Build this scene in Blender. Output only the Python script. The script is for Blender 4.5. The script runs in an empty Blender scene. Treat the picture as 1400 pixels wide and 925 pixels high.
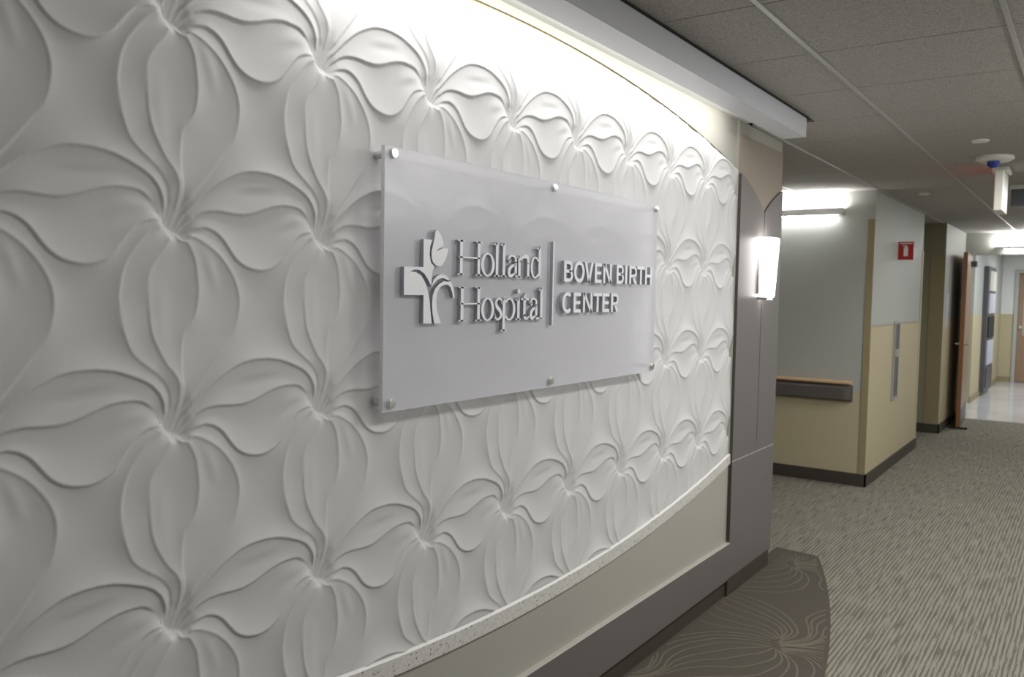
import bpy, bmesh, math, random
import numpy as np
from mathutils import Matrix, Vector

random.seed(4)
scn = bpy.context.scene
COL = scn.collection

# ------------------------------------------------------------------ camera
def cam_axes(yaw, pitch, roll):
    cy, sy, cp, sp = math.cos(yaw), math.sin(yaw), math.cos(pitch), math.sin(pitch)
    f = Vector((-sy * cp, cy * cp, -sp)); r = Vector((cy, sy, 0)); u = r.cross(f)
    cr, sr = math.cos(roll), math.sin(roll)
    return cr * r + sr * u, -sr * r + cr * u, f
CR, CU, CF = cam_axes(0.6136, 0.0558, 0.0185)
cd = bpy.data.cameras.new('camera'); cam = bpy.data.objects.new('camera', cd); COL.objects.link(cam)
m = Matrix.Identity(4)
for i in range(3):
    m[i][0], m[i][1], m[i][2] = CR[i], CU[i], -CF[i]
m[0][3], m[1][3], m[2][3] = 1.5121, 0.0, 1.556
cam.matrix_world = m
cd.sensor_width = 36; cd.lens = 36 * 1134.6 / 1400; cd.clip_start = 0.05
cd.dof.use_dof = True; cd.dof.focus_distance = 2.25; cd.dof.aperture_fstop = 5.6
scn.camera = cam

# ------------------------------------------------------------------ light
scn.view_settings.view_transform = 'Standard'; scn.view_settings.look = 'None'
scn.view_settings.gamma = 1; scn.view_settings.exposure = 0.0
scn.view_settings.use_curve_mapping = False
w = bpy.data.worlds.new('world'); scn.world = w; w.use_nodes = True
w.node_tree.nodes['Background'].inputs[0].default_value = (.9, .93, 1, 1)
w.node_tree.nodes['Background'].inputs[1].default_value = 0.05

def area(name, loc, direction, sx, sy, power, col=(1, .97, .92), xdir=(0, 1, 0)):
    """rectangular lamp: sx metres along xdir, sy across"""
    l = bpy.data.lights.new(name, 'AREA'); l.shape = 'RECTANGLE'; l.size = sx; l.size_y = sy
    l.energy = power; l.color = col
    o = bpy.data.objects.new(name, l); COL.objects.link(o)
    z = -Vector(direction).normalized(); x = Vector(xdir); x = (x - x.dot(z) * z).normalized(); y = z.cross(x)
    mm = Matrix.Identity(4)
    for i in range(3):
        mm[i][0], mm[i][1], mm[i][2], mm[i][3] = x[i], y[i], z[i], loc[i]
    o.matrix_world = mm
    return o
# lamp inside the cove behind the soffit, washing the relief from above
area('cove_lamp', (0.160, 2.52, 2.415), (-0.8, 0, -.75), 2.75, 0.03, 8.0, (1, .985, .965))
# added fill lamps in the ceiling tile column beyond the right edge of view
for yc, pw in ((1.3, 13), (3.4, 31), (5.8, 31), (8.2, 22), (10.8, 12)):
    area('corridor_fill', (1.55, yc, 2.434), (0, 0, -1), 1.15, 0.5, pw, (1, .98, .975))
# added unseen strip lamp near the opposite wall, brightening the soffit front
area('side_fill', (2.40, 3.9, 2.18), (-1, 0, .12), 1.2, 0.10, 9, (1, .985, .985))
# added unseen lamps that brighten the hall beyond the header
for yc in (13.9, 16.8):
    area('hall_fill', (1.0, yc, 2.43), (0, 0, -1), 1.2, 0.6, 34, (.94, .97, 1))

# ------------------------------------------------------------------ materials
def srgb(r, g, b):
    f = lambda c: (c / 255 / 12.92) if c / 255 <= .04045 else ((c / 255 + .055) / 1.055) ** 2.4
    return (f(r), f(g), f(b), 1)
def mat(name, col, rough=.6, metal=0, emit=None, es=0, noise=0, nscale=30, bump=0, bscale=200, spec=None):
    m = bpy.data.materials.new(name); m.use_nodes = True
    nt = m.node_tree; b = nt.nodes['Principled BSDF']
    b.inputs['Base Color'].default_value = col; b.inputs['Roughness'].default_value = rough
    b.inputs['Metallic'].default_value = metal
    if spec is not None: b.inputs['Specular IOR Level'].default_value = spec
    if emit:
        b.inputs['Emission Color'].default_value = emit; b.inputs['Emission Strength'].default_value = es
    tc = nt.nodes.new('ShaderNodeTexCoord')
    if noise:
        n = nt.nodes.new('ShaderNodeTexNoise'); n.inputs['Scale'].default_value = nscale; n.inputs['Detail'].default_value = 5
        nt.links.new(tc.outputs['Object'], n.inputs['Vector'])
        mx = nt.nodes.new('ShaderNodeMix'); mx.data_type = 'RGBA'
        mx.inputs['A'].default_value = [c * (1 - noise) for c in col[:3]] + [1]
        mx.inputs['B'].default_value = [min(1, c * (1 + noise)) for c in col[:3]] + [1]
        nt.links.new(n.outputs['Fac'], mx.inputs['Factor']); nt.links.new(mx.outputs['Result'], b.inputs['Base Color'])
    if bump:
        n2 = nt.nodes.new('ShaderNodeTexNoise'); n2.inputs['Scale'].default_value = bscale; n2.inputs['Detail'].default_value = 4
        nt.links.new(tc.outputs['Object'], n2.inputs['Vector'])
        bp = nt.nodes.new('ShaderNodeBump'); bp.inputs['Strength'].default_value = bump; bp.inputs['Distance'].default_value = .002
        nt.links.new(n2.outputs['Fac'], bp.inputs['Height']); nt.links.new(bp.outputs['Normal'], b.inputs['Normal'])
    return m
M = {}
M['plaster'] = mat('moulded white plaster', (.66, .655, .65, 1), .62, noise=.015, nscale=6, bump=.04, bscale=400, spec=.3)
M['cream'] = mat('pale cream wall paint', srgb(174, 173, 163), .6, noise=.02, nscale=3, bump=.08, bscale=500)
M['sage'] = mat('pale sage wall paint', srgb(181, 184, 178), .6, noise=.02, nscale=3, bump=.08, bscale=500)
M['beige'] = mat('beige wall covering', srgb(194, 183, 151), .6, noise=.03, nscale=4, bump=.08, bscale=300)
M['tan'] = mat('tan vinyl guard', srgb(158, 145, 112), .5, noise=.02)
M['white'] = mat('white painted trim', (.78, .78, .76, 1), .45, noise=.01)
M['soffit'] = mat('satin white soffit', srgb(205, 206, 212), .28, noise=.01, spec=.6)
M['grey_lam'] = mat('grey brown laminate', srgb(114, 109, 107), .42, noise=.10, nscale=260, bump=.03)
M['beige_lam'] = mat('woven beige laminate', srgb(150, 139, 125), .5, noise=.13, nscale=300, bump=.05)
M['base'] = mat('dark vinyl base', srgb(70, 65, 58), .5, noise=.04)
M['black'] = mat('black gap', (.01, .01, .01, 1), .8, noise=.01)
M['metal'] = mat('brushed steel', (.72, .72, .72, 1), .28, 1, noise=.04, nscale=200)
M['letter'] = mat('satin aluminium face', srgb(244, 245, 248), .4, 0.0, noise=.01)
M['letter_side'] = mat('satin aluminium return', srgb(172, 174, 182), .4, .4, noise=.02)
M['wood'] = mat('honey wood', srgb(146, 98, 58), .4, noise=.2, nscale=14)
M['wood_face'] = mat('oak door face', srgb(158, 130, 106), .35, noise=.12, nscale=10)
M['wood_rail'] = mat('light wood rail', srgb(206, 172, 132), .3, noise=.1, nscale=20)
M['bumper'] = mat('charcoal rail', srgb(92, 87, 84), .45, noise=.03)
M['red'] = mat('red sign plastic', srgb(176, 32, 38), .4, noise=.02)
M['blue'] = mat('blue lens', srgb(40, 52, 130), .08, noise=.02)
M['plastic'] = mat('white plastic', srgb(222, 220, 210), .4, noise=.01)
M['gap_grey'] = mat('grey grid bar', srgb(176, 176, 172), .4, noise=.02)
M['cab_grey'] = mat('equipment grey', srgb(96, 96, 102), .4, .3, noise=.05)
M['paper'] = mat('printed paper', srgb(196, 196, 206), .7, noise=.15, nscale=40)
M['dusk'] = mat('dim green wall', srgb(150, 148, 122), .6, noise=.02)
def emis(name, col, s):
    return mat(name, col, .4, emit=col, es=s)
M['lens'] = emis('lit opal lens', (1, .98, .97, 1), 8)
M['lens_low'] = emis('lit lower lens', (1, .985, .98, 1), 24)
M['steel'] = mat('matte stainless', srgb(172, 170, 164), .5, .2, noise=.05, nscale=60)
M['tube'] = emis('lit fluorescent lens', (1, .985, .985, 1), 42)
M['redglow'] = emis('lit red exit face', (1, .06, .03, 1), .8)

def nodes_mat(name, rough):
    m = bpy.data.materials.new(name); m.use_nodes = True
    nt = m.node_tree; b = nt.nodes['Principled BSDF']; b.inputs['Roughness'].default_value = rough
    return m, nt, b
def N(nt, t, **kw):
    n = nt.nodes.new('ShaderNode' + t)
    for k, v in kw.items(): setattr(n, k, v)
    return n
def ramp(nt, src, stops):
    r = N(nt, 'ValToRGB'); el = r.color_ramp.elements
    while len(el) < len(stops): el.new(.5)
    for e, (p, c) in zip(el, stops): e.position = p; e.color = c
    nt.links.new(src, r.inputs['Fac']); return r
def carpet_mat():
    m, nt, b = nodes_mat('striped loop carpet', .95); L = nt.links
    b.inputs['Specular IOR Level'].default_value = .1
    tc = N(nt, 'TexCoord')
    mp = N(nt, 'Mapping'); mp.inputs['Scale'].default_value = (1, .035, 1); L.new(tc.outputs['Object'], mp.inputs['Vector'])
    n1 = N(nt, 'TexNoise'); n1.inputs['Scale'].default_value = 130; n1.inputs['Detail'].default_value = 1; L.new(mp.outputs[0], n1.inputs['Vector'])
    wv = N(nt, 'TexWave', wave_type='BANDS', bands_direction='X'); wv.inputs['Scale'].default_value = 16; wv.inputs['Distortion'].default_value = 1.2; wv.inputs['Detail Scale'].default_value = 2
    L.new(tc.outputs['Object'], wv.inputs['Vector'])
    n2 = N(nt, 'TexNoise'); n2.inputs['Scale'].default_value = 5; n2.inputs['Detail'].default_value = 3; L.new(tc.outputs['Object'], n2.inputs['Vector'])
    n3 = N(nt, 'TexNoise'); n3.inputs['Scale'].default_value = 300; n3.inputs['Detail'].default_value = 3; L.new(tc.outputs['Object'], n3.inputs['Vector'])
    w1 = N(nt, 'Math', operation='MULTIPLY'); L.new(wv.outputs['Fac'], w1.inputs[0]); L.new(n1.outputs['Fac'], w1.inputs[1])
    a0 = N(nt, 'Math', operation='MULTIPLY_ADD'); L.new(n1.outputs['Fac'], a0.inputs[0]); a0.inputs[1].default_value = 1.0; L.new(w1.outputs[0], a0.inputs[2])
    a = N(nt, 'Math', operation='MULTIPLY_ADD'); L.new(n2.outputs['Fac'], a.inputs[0]); a.inputs[1].default_value = .14; L.new(a0.outputs[0], a.inputs[2])
    a2 = N(nt, 'Math', operation='MULTIPLY_ADD'); L.new(n3.outputs['Fac'], a2.inputs[0]); a2.inputs[1].default_value = .3; L.new(a.outputs[0], a2.inputs[2])
    r = ramp(nt, a2.outputs[0], [(.60, srgb(101, 98, 87)), (.85, srgb(112, 109, 98)), (1.15, srgb(142, 140, 128))])
    L.new(r.outputs['Color'], b.inputs['Base Color'])
    bp = N(nt, 'Bump'); bp.inputs['Strength'].default_value = .5; bp.inputs['Distance'].default_value = .003
    L.new(a2.outputs[0], bp.inputs['Height']); L.new(bp.outputs['Normal'], b.inputs['Normal'])
    return m
M['carpet'] = carpet_mat()
M['mat_carpet'] = mat('dark border carpet', srgb(88, 83, 75), .95, noise=.3, nscale=330, bump=.6, bscale=420, spec=.1)
M['mat_line'] = mat('woven leaf line yarn', srgb(110, 105, 93), .95, noise=.3, nscale=330, bump=.6, bscale=420, spec=.1)
def tile_mat():
    m, nt, b = nodes_mat('mineral fibre tile', .9); L = nt.links
    tc = N(nt, 'TexCoord')
    n1 = N(nt, 'TexNoise'); n1.inputs['Scale'].default_value = 190; n1.inputs['Detail'].default_value = 3; L.new(tc.outputs['Object'], n1.inputs['Vector'])
    r = ramp(nt, n1.outputs['Fac'], [(.32, srgb(138, 134, 127)), (.5, srgb(166, 162, 156)), (.70, srgb(180, 177, 171))])
    L.new(r.outputs['Color'], b.inputs['Base Color'])
    bp = N(nt, 'Bump'); bp.inputs['Strength'].default_value = .5; bp.inputs['Distance'].default_value = .002
    L.new(n1.outputs['Fac'], bp.inputs['Height']); L.new(bp.outputs['Normal'], b.inputs['Normal'])
    return m
M['tile'] = tile_mat()
def quartz_mat():
    m, nt, b = nodes_mat('speckled quartz', .3); L = nt.links
    tc = N(nt, 'TexCoord')
    v = N(nt, 'TexVoronoi'); v.inputs['Scale'].default_value = 210; L.new(tc.outputs['Object'], v.inputs['Vector'])
    sep = N(nt, 'SeparateColor'); L.new(v.outputs['Color'], sep.inputs[0])
    r = ramp(nt, sep.outputs[0], [(0, srgb(108, 104, 98)), (.045, srgb(205, 203, 198)), (.5, srgb(216, 214, 208)), (1, srgb(226, 224, 219))])
    L.new(r.outputs['Color'], b.inputs['Base Color']); return m
M['quartz'] = quartz_mat()
def vinyl_mat():
    m, nt, b = nodes_mat('polished pale vinyl', .12); L = nt.links
    tc = N(nt, 'TexCoord')
    n = N(nt, 'TexNoise'); n.inputs['Scale'].default_value = 2; L.new(tc.outputs['Object'], n.inputs['Vector'])
    r = ramp(nt, n.outputs['Fac'], [(.3, srgb(205, 205, 208)), (.7, srgb(220, 220, 222))])
    L.new(r.outputs['Color'], b.inputs['Base Color']); return m
M['vinyl'] = vinyl_mat()
def acrylic_mat():
    m = bpy.data.materials.new('frosted acrylic'); m.use_nodes = True
    nt = m.node_tree; L = nt.links; nt.nodes.clear()
    out = N(nt, 'OutputMaterial')
    dif = N(nt, 'BsdfDiffuse'); dif.inputs['Color'].default_value = srgb(236, 236, 241)
    trl = N(nt, 'BsdfTranslucent'); trl.inputs['Color'].default_value = srgb(232, 232, 238)
    ref = N(nt, 'BsdfRefraction'); ref.inputs['Color'].default_value = (.93, .93, .95, 1); ref.inputs['Roughness'].default_value = .30; ref.inputs['IOR'].default_value = 1.08
    gl = N(nt, 'BsdfGlossy'); gl.inputs['Roughness'].default_value = .25; gl.inputs['Color'].default_value = (1, 1, 1, 1)
    nz = N(nt, 'TexNoise'); nz.inputs['Scale'].default_value = 3
    tc = N(nt, 'TexCoord'); L.new(tc.outputs['Object'], nz.inputs['Vector'])
    mr = N(nt, 'MapRange'); mr.inputs['To Min'].default_value = .74; mr.inputs['To Max'].default_value = .77; L.new(nz.outputs['Fac'], mr.inputs['Value'])
    m1 = N(nt, 'MixShader'); m1.inputs['Fac'].default_value = .15; L.new(dif.outputs[0], m1.inputs[1]); L.new(trl.outputs[0], m1.inputs[2])
    m2 = N(nt, 'MixShader'); L.new(mr.outputs[0], m2.inputs['Fac']); L.new(ref.outputs[0], m2.inputs[1]); L.new(m1.outputs[0], m2.inputs[2])
    m3 = N(nt, 'MixShader'); m3.inputs['Fac'].default_value = .04; L.new(m2.outputs[0], m3.inputs[1]); L.new(gl.outputs[0], m3.inputs[2])
    tp = N(nt, 'BsdfTransparent'); m4 = N(nt, 'MixShader'); m4.inputs['Fac'].default_value = .13; L.new(m3.outputs[0], m4.inputs[1]); L.new(tp.outputs[0], m4.inputs[2])
    L.new(m4.outputs[0], out.inputs['Surface'])
    return m
M['acrylic'] = acrylic_mat()
def clear_mat():
    m = bpy.data.materials.new('clear acrylic'); m.use_nodes = True
    nt = m.node_tree; L = nt.links; nt.nodes.clear()
    out = N(nt, 'OutputMaterial'); t = N(nt, 'BsdfTransparent'); t.inputs['Color'].default_value = (.97, .97, .98, 1)
    d = N(nt, 'BsdfDiffuse'); d.inputs['Color'].default_value = (.8, .8, .86, 1)
    mx = N(nt, 'MixShader'); mx.inputs['Fac'].default_value = .0
    nz = N(nt, 'TexNoise'); nz.inputs['Scale'].default_value = 2
    mr = N(nt, 'MapRange'); mr.inputs['To Min'].default_value = .05; mr.inputs['To Max'].default_value = .08
    L.new(nz.outputs['Fac'], mr.inputs['Value']); L.new(mr.outputs[0], mx.inputs['Fac'])
    L.new(t.outputs[0], mx.inputs[1]); L.new(d.outputs[0], mx.inputs[2]); L.new(mx.outputs[0], out.inputs['Surface'])
    return m
M['clear'] = clear_mat()
M['edge'] = mat('polished acrylic edge', (.94, .94, .97, 1), .2, noise=.01)

# ------------------------------------------------------------------ builders
class MB:
    def __init__(s): s.v = []; s.f = []; s.mi = []
    def add(s, vs, fs, mi=0):
        o = len(s.v); s.v += [tuple(p) for p in vs]
        for f in fs: s.f.append(tuple(i + o for i in f)); s.mi.append(mi)
        return s
    def box(s, a, b, mi=0):
        (x0, y0, z0), (x1, y1, z1) = a, b
        return s.add([(x0, y0, z0), (x1, y0, z0), (x1, y1, z0), (x0, y1, z0), (x0, y0, z1), (x1, y0, z1), (x1, y1, z1), (x0, y1, z1)],
                     [(0, 3, 2, 1), (4, 5, 6, 7), (0, 1, 5, 4), (1, 2, 6, 5), (2, 3, 7, 6), (3, 0, 4, 7)], mi)
    def prism_x(s, poly, x0, x1, mi=0, ms=None):
        """polygon in (y, z) counter-clockwise seen from +x, extruded x0 -> x1"""
        A = sum(poly[i][0] * poly[(i + 1) % len(poly)][1] - poly[(i + 1) % len(poly)][0] * poly[i][1] for i in range(len(poly)))
        if A < 0: poly = poly[::-1]
        n = len(poly)
        s.add([(x1, y, z) for y, z in poly], [tuple(range(n))], mi)
        s.add([(x0, y, z) for y, z in poly], [tuple(range(n - 1, -1, -1))], mi)
        vs = [(x1, y, z) for y, z in poly] + [(x0, y, z) for y, z in poly]
        return s.add(vs, [(i, i + n, (i + 1) % n + n, (i + 1) % n) for i in range(n)], mi if ms is None else ms)
    def lathe(s, c, axis, prof, n=24, mi=0):
        """prof: (radius, offset along axis)"""
        ax = Vector(axis).normalized(); t = Vector((0, 0, 1)) if abs(ax.z) < .9 else Vector((1, 0, 0))
        e1 = ax.cross(t).normalized(); e2 = ax.cross(e1); c = Vector(c); vs = []; fs = []
        for r, h in prof:
            for k in range(n):
                a = 2 * math.pi * k / n; vs.append(c + ax * h + (e1 * math.cos(a) + e2 * math.sin(a)) * r)
        for j in range(len(prof) - 1):
            for k in range(n):
                fs.append((j * n + k, j * n + (k + 1) % n, (j + 1) * n + (k + 1) % n, (j + 1) * n + k))
        fs.append(tuple(range(n))); fs.append(tuple(range((len(prof) - 1) * n + n - 1, (len(prof) - 1) * n - 1, -1)))
        return s.add(vs, fs, mi)
    def build(s, name, mats, parent=None, smooth=False, bevel=0):
        me = bpy.data.meshes.new(name); me.from_pydata(s.v, [], s.f)
        mats = mats if isinstance(mats, (list, tuple)) else [mats]
        for q in mats: me.materials.append(M[q])
        for p, i in zip(me.polygons, s.mi): p.material_index = i
        bm = bmesh.new(); bm.from_mesh(me); bmesh.ops.recalc_face_normals(bm, faces=bm.faces); bm.to_mesh(me); bm.free()
        if smooth:
            for p in me.polygons: p.use_smooth = True
            me.set_sharp_from_angle(angle=math.radians(35))
        o = bpy.data.objects.new(name, me); COL.objects.link(o)
        if parent: o.parent = parent
        if bevel:
            md = o.modifiers.new('bevel', 'BEVEL'); md.width = bevel; md.segments = 2; md.limit_method = 'ANGLE'
        return o
def tag(o, label=None, cat=None, group=None, kind=None):
    if label: o['label'] = label
    if cat: o['category'] = cat
    if group: o['group'] = group
    if kind: o['kind'] = kind
    return o
def thing(name, label, cat, group=None, loc=(0, 0, 0)):
    o = bpy.data.objects.new(name, None); COL.objects.link(o); o.location = loc; o.empty_display_size = .05
    return tag(o, label, cat, group)
def link_copy(o, parent=None, name=None):
    c = o.copy(); COL.objects.link(c); c.parent = parent
    return c
def box(name, a, b, mt, parent=None, bevel=0):
    return MB().box(a, b).build(name, mt, parent, bevel=bevel)
def struct(o): return tag(o, kind='structure')

H = 2.44
YA = 2.23                      # symmetry axis of the eye shaped panel
ztop = lambda y: 2.394 - .0586 * (y - YA) ** 2
zbot = lambda y: .543 + .0586 * (y - YA) ** 2
Y0, Y1 = .36, 4.10

# ------------------------------------------------------------------ structure
struct(box('floor', (-2.2, -3.2, -.05), (2.5, 12.4, 0), 'carpet'))
struct(box('floor_hall', (-2.2, 12.4, -.05), (2.5, 19.6, 0.001), 'vinyl'))
# border carpet in front of the relief wall, edge follows an arc
xe = lambda y: .771 - .069 * (y - 2.24) ** 2
arc = [(xe(y), y) for y in np.linspace(-.55, 5.05, 40)]
poly = [(-.05, -.62), (.18, -.62)] + arc + [(.20, 5.10), (-.05, 5.12)]
mb = MB(); n = len(poly)
mb.add([(x, y, .004) for x, y in poly], [tuple(range(n))])
mb.add([(x, y, .004) for x, y in poly] + [(x, y, 0) for x, y in poly], [(i, i + n, (i + 1) % n + n, (i + 1) % n) for i in range(n)])
border = mb.build('floor_border', 'mat_carpet'); struct(border)

# walls
BX = -.036                     # wall plane behind the relief
struct(box('wall_left', (-.20, -3.2, 0), (BX, 4.10, H), 'cream'))
wl = MB()
ys = np.linspace(Y0 - .3, 4.10, 60)
for a, b in zip(ys[:-1], ys[1:]):
    zA, zB = zbot(a) - .05, zbot(b) - .05
    wl.add([(0, a, .10), (0, b, .10), (0, b, zB), (0, a, zA), (BX, a, .10), (BX, b, .10), (BX, b, zB), (BX, a, zA)],
           [(0, 1, 2, 3), (3, 2, 6, 7), (0, 4, 5, 1)])
struct(wl.build('wall_left_lower', 'cream'))
wu = MB(); WU = -.014
ys = np.linspace(Y0, 4.10, 60)
for a, b in zip(ys[:-1], ys[1:]):
    zA, zB = ztop(a) + .018, ztop(b) + .018
    wu.add([(WU, a, zA), (WU, b, zB), (WU, b, H), (WU, a, H), (BX, a, zA), (BX, b, zB)], [(0, 1, 2, 3), (0, 4, 5, 1)])
struct(wu.build('wall_left_upper', 'cream'))
struct(box('wall_right', (2.46, -3.2, 0), (2.6, 19.6, H), 'sage'))
struct(box('wall_rear', (-.2, -3.34, 0), (2.6, -3.2, H), 'sage'))
# alcove: side walls and the wall facing the camera
struct(box('wall_alcove_near', (-2.2, 4.70, 0), (-.30, 4.80, H), 'sage'))
struct(box('wall_alcove_end', (-2.3, 4.70, 0), (-2.2, 7.40, H), 'sage'))
struct(MB().box((-2.2, 7.25, .78), (-.001, 7.40, H), 0).box((-2.2, 7.249, .10), (-.001, 7.40, .78), 1).box((-2.2, 7.25, 0), (-.001, 7.4, .1), 1)
       .build('wall_alcove_back', ['sage', 'beige']))
# corridor wall after the alcove (upper paint, lower beige)
struct(MB().box((-.14, 7.40, 1.335), (0, 9.55, H), 0).box((-.001, 7.252, 1.335), (0, 7.40, H), 0)
       .box((-.14, 7.40, 0), (.002, 9.55, 1.335), 1).box((-.001, 7.252, 0), (.002, 7.40, 1.335), 1).build('wall_left_far', ['sage', 'beige']))
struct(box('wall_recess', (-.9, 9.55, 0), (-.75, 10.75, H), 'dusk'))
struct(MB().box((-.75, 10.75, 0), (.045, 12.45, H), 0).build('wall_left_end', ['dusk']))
struct(MB().box((.045, 10.75, 1.335), (.05, 12.45, H), 0).box((.045, 10.75, 0), (.052, 12.45, 1.335), 1).build('wall_left_end_face', ['sage', 'beige']))
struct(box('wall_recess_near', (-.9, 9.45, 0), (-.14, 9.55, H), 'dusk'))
# header wall over the hall opening and hall walls beyond
struct(MB().box((-.2, 12.45, 2.16), (2.46, 12.62, H)).build('wall_header', 'sage'))
struct(MB().box((-.2, 12.45, 0), (.045, 12.62, 2.16)).build('wall_header_jamb', 'tan'))
struct(MB().box((-.3, 12.62, 1.34), (-.02, 13.0, H), 0).box((-.3, 12.62, 0), (-.018, 13.0, 1.34), 1)
       .box((-.3, 14.25, 1.34), (-.02, 18.62, H), 0).box((-.3, 14.25, 0), (-.018, 18.62, 1.34), 1)
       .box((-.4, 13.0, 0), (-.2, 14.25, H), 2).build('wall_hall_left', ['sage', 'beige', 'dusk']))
struct(MB().box((-.4, 18.62, 1.31), (.20, 18.8, H), 0).box((-.4, 18.62, 0), (.20, 18.80, 1.31), 1)
       .box((.20, 18.62, 2.14), (1.25, 18.8, H), 0).box((1.25, 18.62, 0), (2.46, 18.8, H), 0).build('wall_hall_end', ['white', 'beige']))

# baseboards
struct(box('baseboard_left', (-.04, Y0 - .3, 0.0), (.001, 4.10, .10), 'base'))
struct(box('baseboard_alcove', (-2.2, 7.236, 0), (.013, 7.251, .103), 'base'))
struct(box('baseboard_left_far', (.0, 7.236, 0), (.013, 9.56, .103), 'base'))
struct(MB().box((-.75, 10.735, 0), (.064, 10.75, .105)).box((.05, 10.735, 0), (.064, 12.3, .105)).build('baseboard_end', 'base'))
struct(MB().box((-.02, 12.64, 0), (-.006, 13.0, .1)).box((-.02, 14.25, 0), (-.006, 15.4, .1)).box((-.02, 16.65, 0), (-.006, 18.62, .1)).box((-.02, 18.605, 0), (.2, 18.62, .1)).build('baseboard_hall', 'tan'))
# corner guards and wainscot caps
struct(MB().box((-.052, 7.240, .103), (.001, 7.2495, 2.205)).build('trim_1', 'tan'))
struct(MB().box((.002, 9.49, .103), (.007, 9.555, 2.06)).box((-.05, 9.5501, .103), (.002, 9.556, 2.06)).build('trim_2', 'beige'))
struct(MB().box((-.105, 10.742, .105), (.052, 10.7495, 2.09)).build('trim_3', 'tan'))
struct(MB().box((.002, 7.30, 1.328), (.008, 9.49, 1.342)).build('trim_4', 'cream'))
struct(MB().box((-.16, 18.61, .1), (-.04, 18.6199, 2.15)).build('trim_5', 'tan'))

# ------------------------------------------------------------------ ceiling with lay-in tiles
ceil = struct(box('ceiling', (-2.3, -3.3, H + .012), (2.6, 19.6, H + .08), 'black'))
struct(box('ceiling_hall', (-.4, 12.62, H - .002), (2.6, 19.6, H + .012), 'white'))
TX = [-1.81, -1.20, -.59, .02, .63, 1.24, 1.85, 2.46]; TY = [-3.0 + .6 * k + .125 for k in range(-1, 27)]
tm = None
for i in range(len(TX) - 1):
    for j in range(len(TY) - 1):
        if TY[j] > 12.4: continue
        a, b = TX[i] + .0055, TX[i + 1] - .0055; c, d = TY[j] + .0025, min(TY[j + 1] - .0025, 12.449)
        cut = a < .30 and b > .05 and c < 4.2                      # row cut by the soffit
        vis = (TY[j] > 1.5 and TX[i] > -.1) or (TX[i] < 0 and TY[j] > 4)
        if not vis and not (TY[j] <= 1.5 and TX[i] > -.1): continue
        if cut: a = .306
        if cut or d == 12.449 or tm is None and i != 4:
            t = MB().box((a, c, H), (b, d, H + .012)).build('ceiling_tile', 'tile', ceil)
        else:
            if tm is None:
                t0 = MB().box((0, 0, H), (.599, .595, H + .012)).build('ceiling_tile', 'tile', ceil); tm = t0.data; t = t0
            else:
                t = bpy.data.objects.new('ceiling_tile', tm); COL.objects.link(t); t.parent = ceil
            t.location = (a, c, 0)
for x in TX[:-1]:
    y0 = 4.25 if x < .1 else -3.2
    if x < 0: y0 = 4.8
    MB().box((x - .008, y0, H - .004), (x + .008, 12.45, H + .006)).build('grid_bar', 'gap_grey', ceil)

# soffit box with the hidden light cove
sof = struct(MB().box((.19, -3.2, 2.343), (.30, 4.2, H)).box((.165, -3.2, H - .02), (.19, 4.2, H)).build('trim_6', 'soffit'))
struct(box('trim_7', (.30, -3.2, H - .006), (.309, 4.205, H + .002), 'black'))
struct(box('ceiling_cove', (BX, -3.2, H), (.19, 4.2, H + .012), 'white'))

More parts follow.
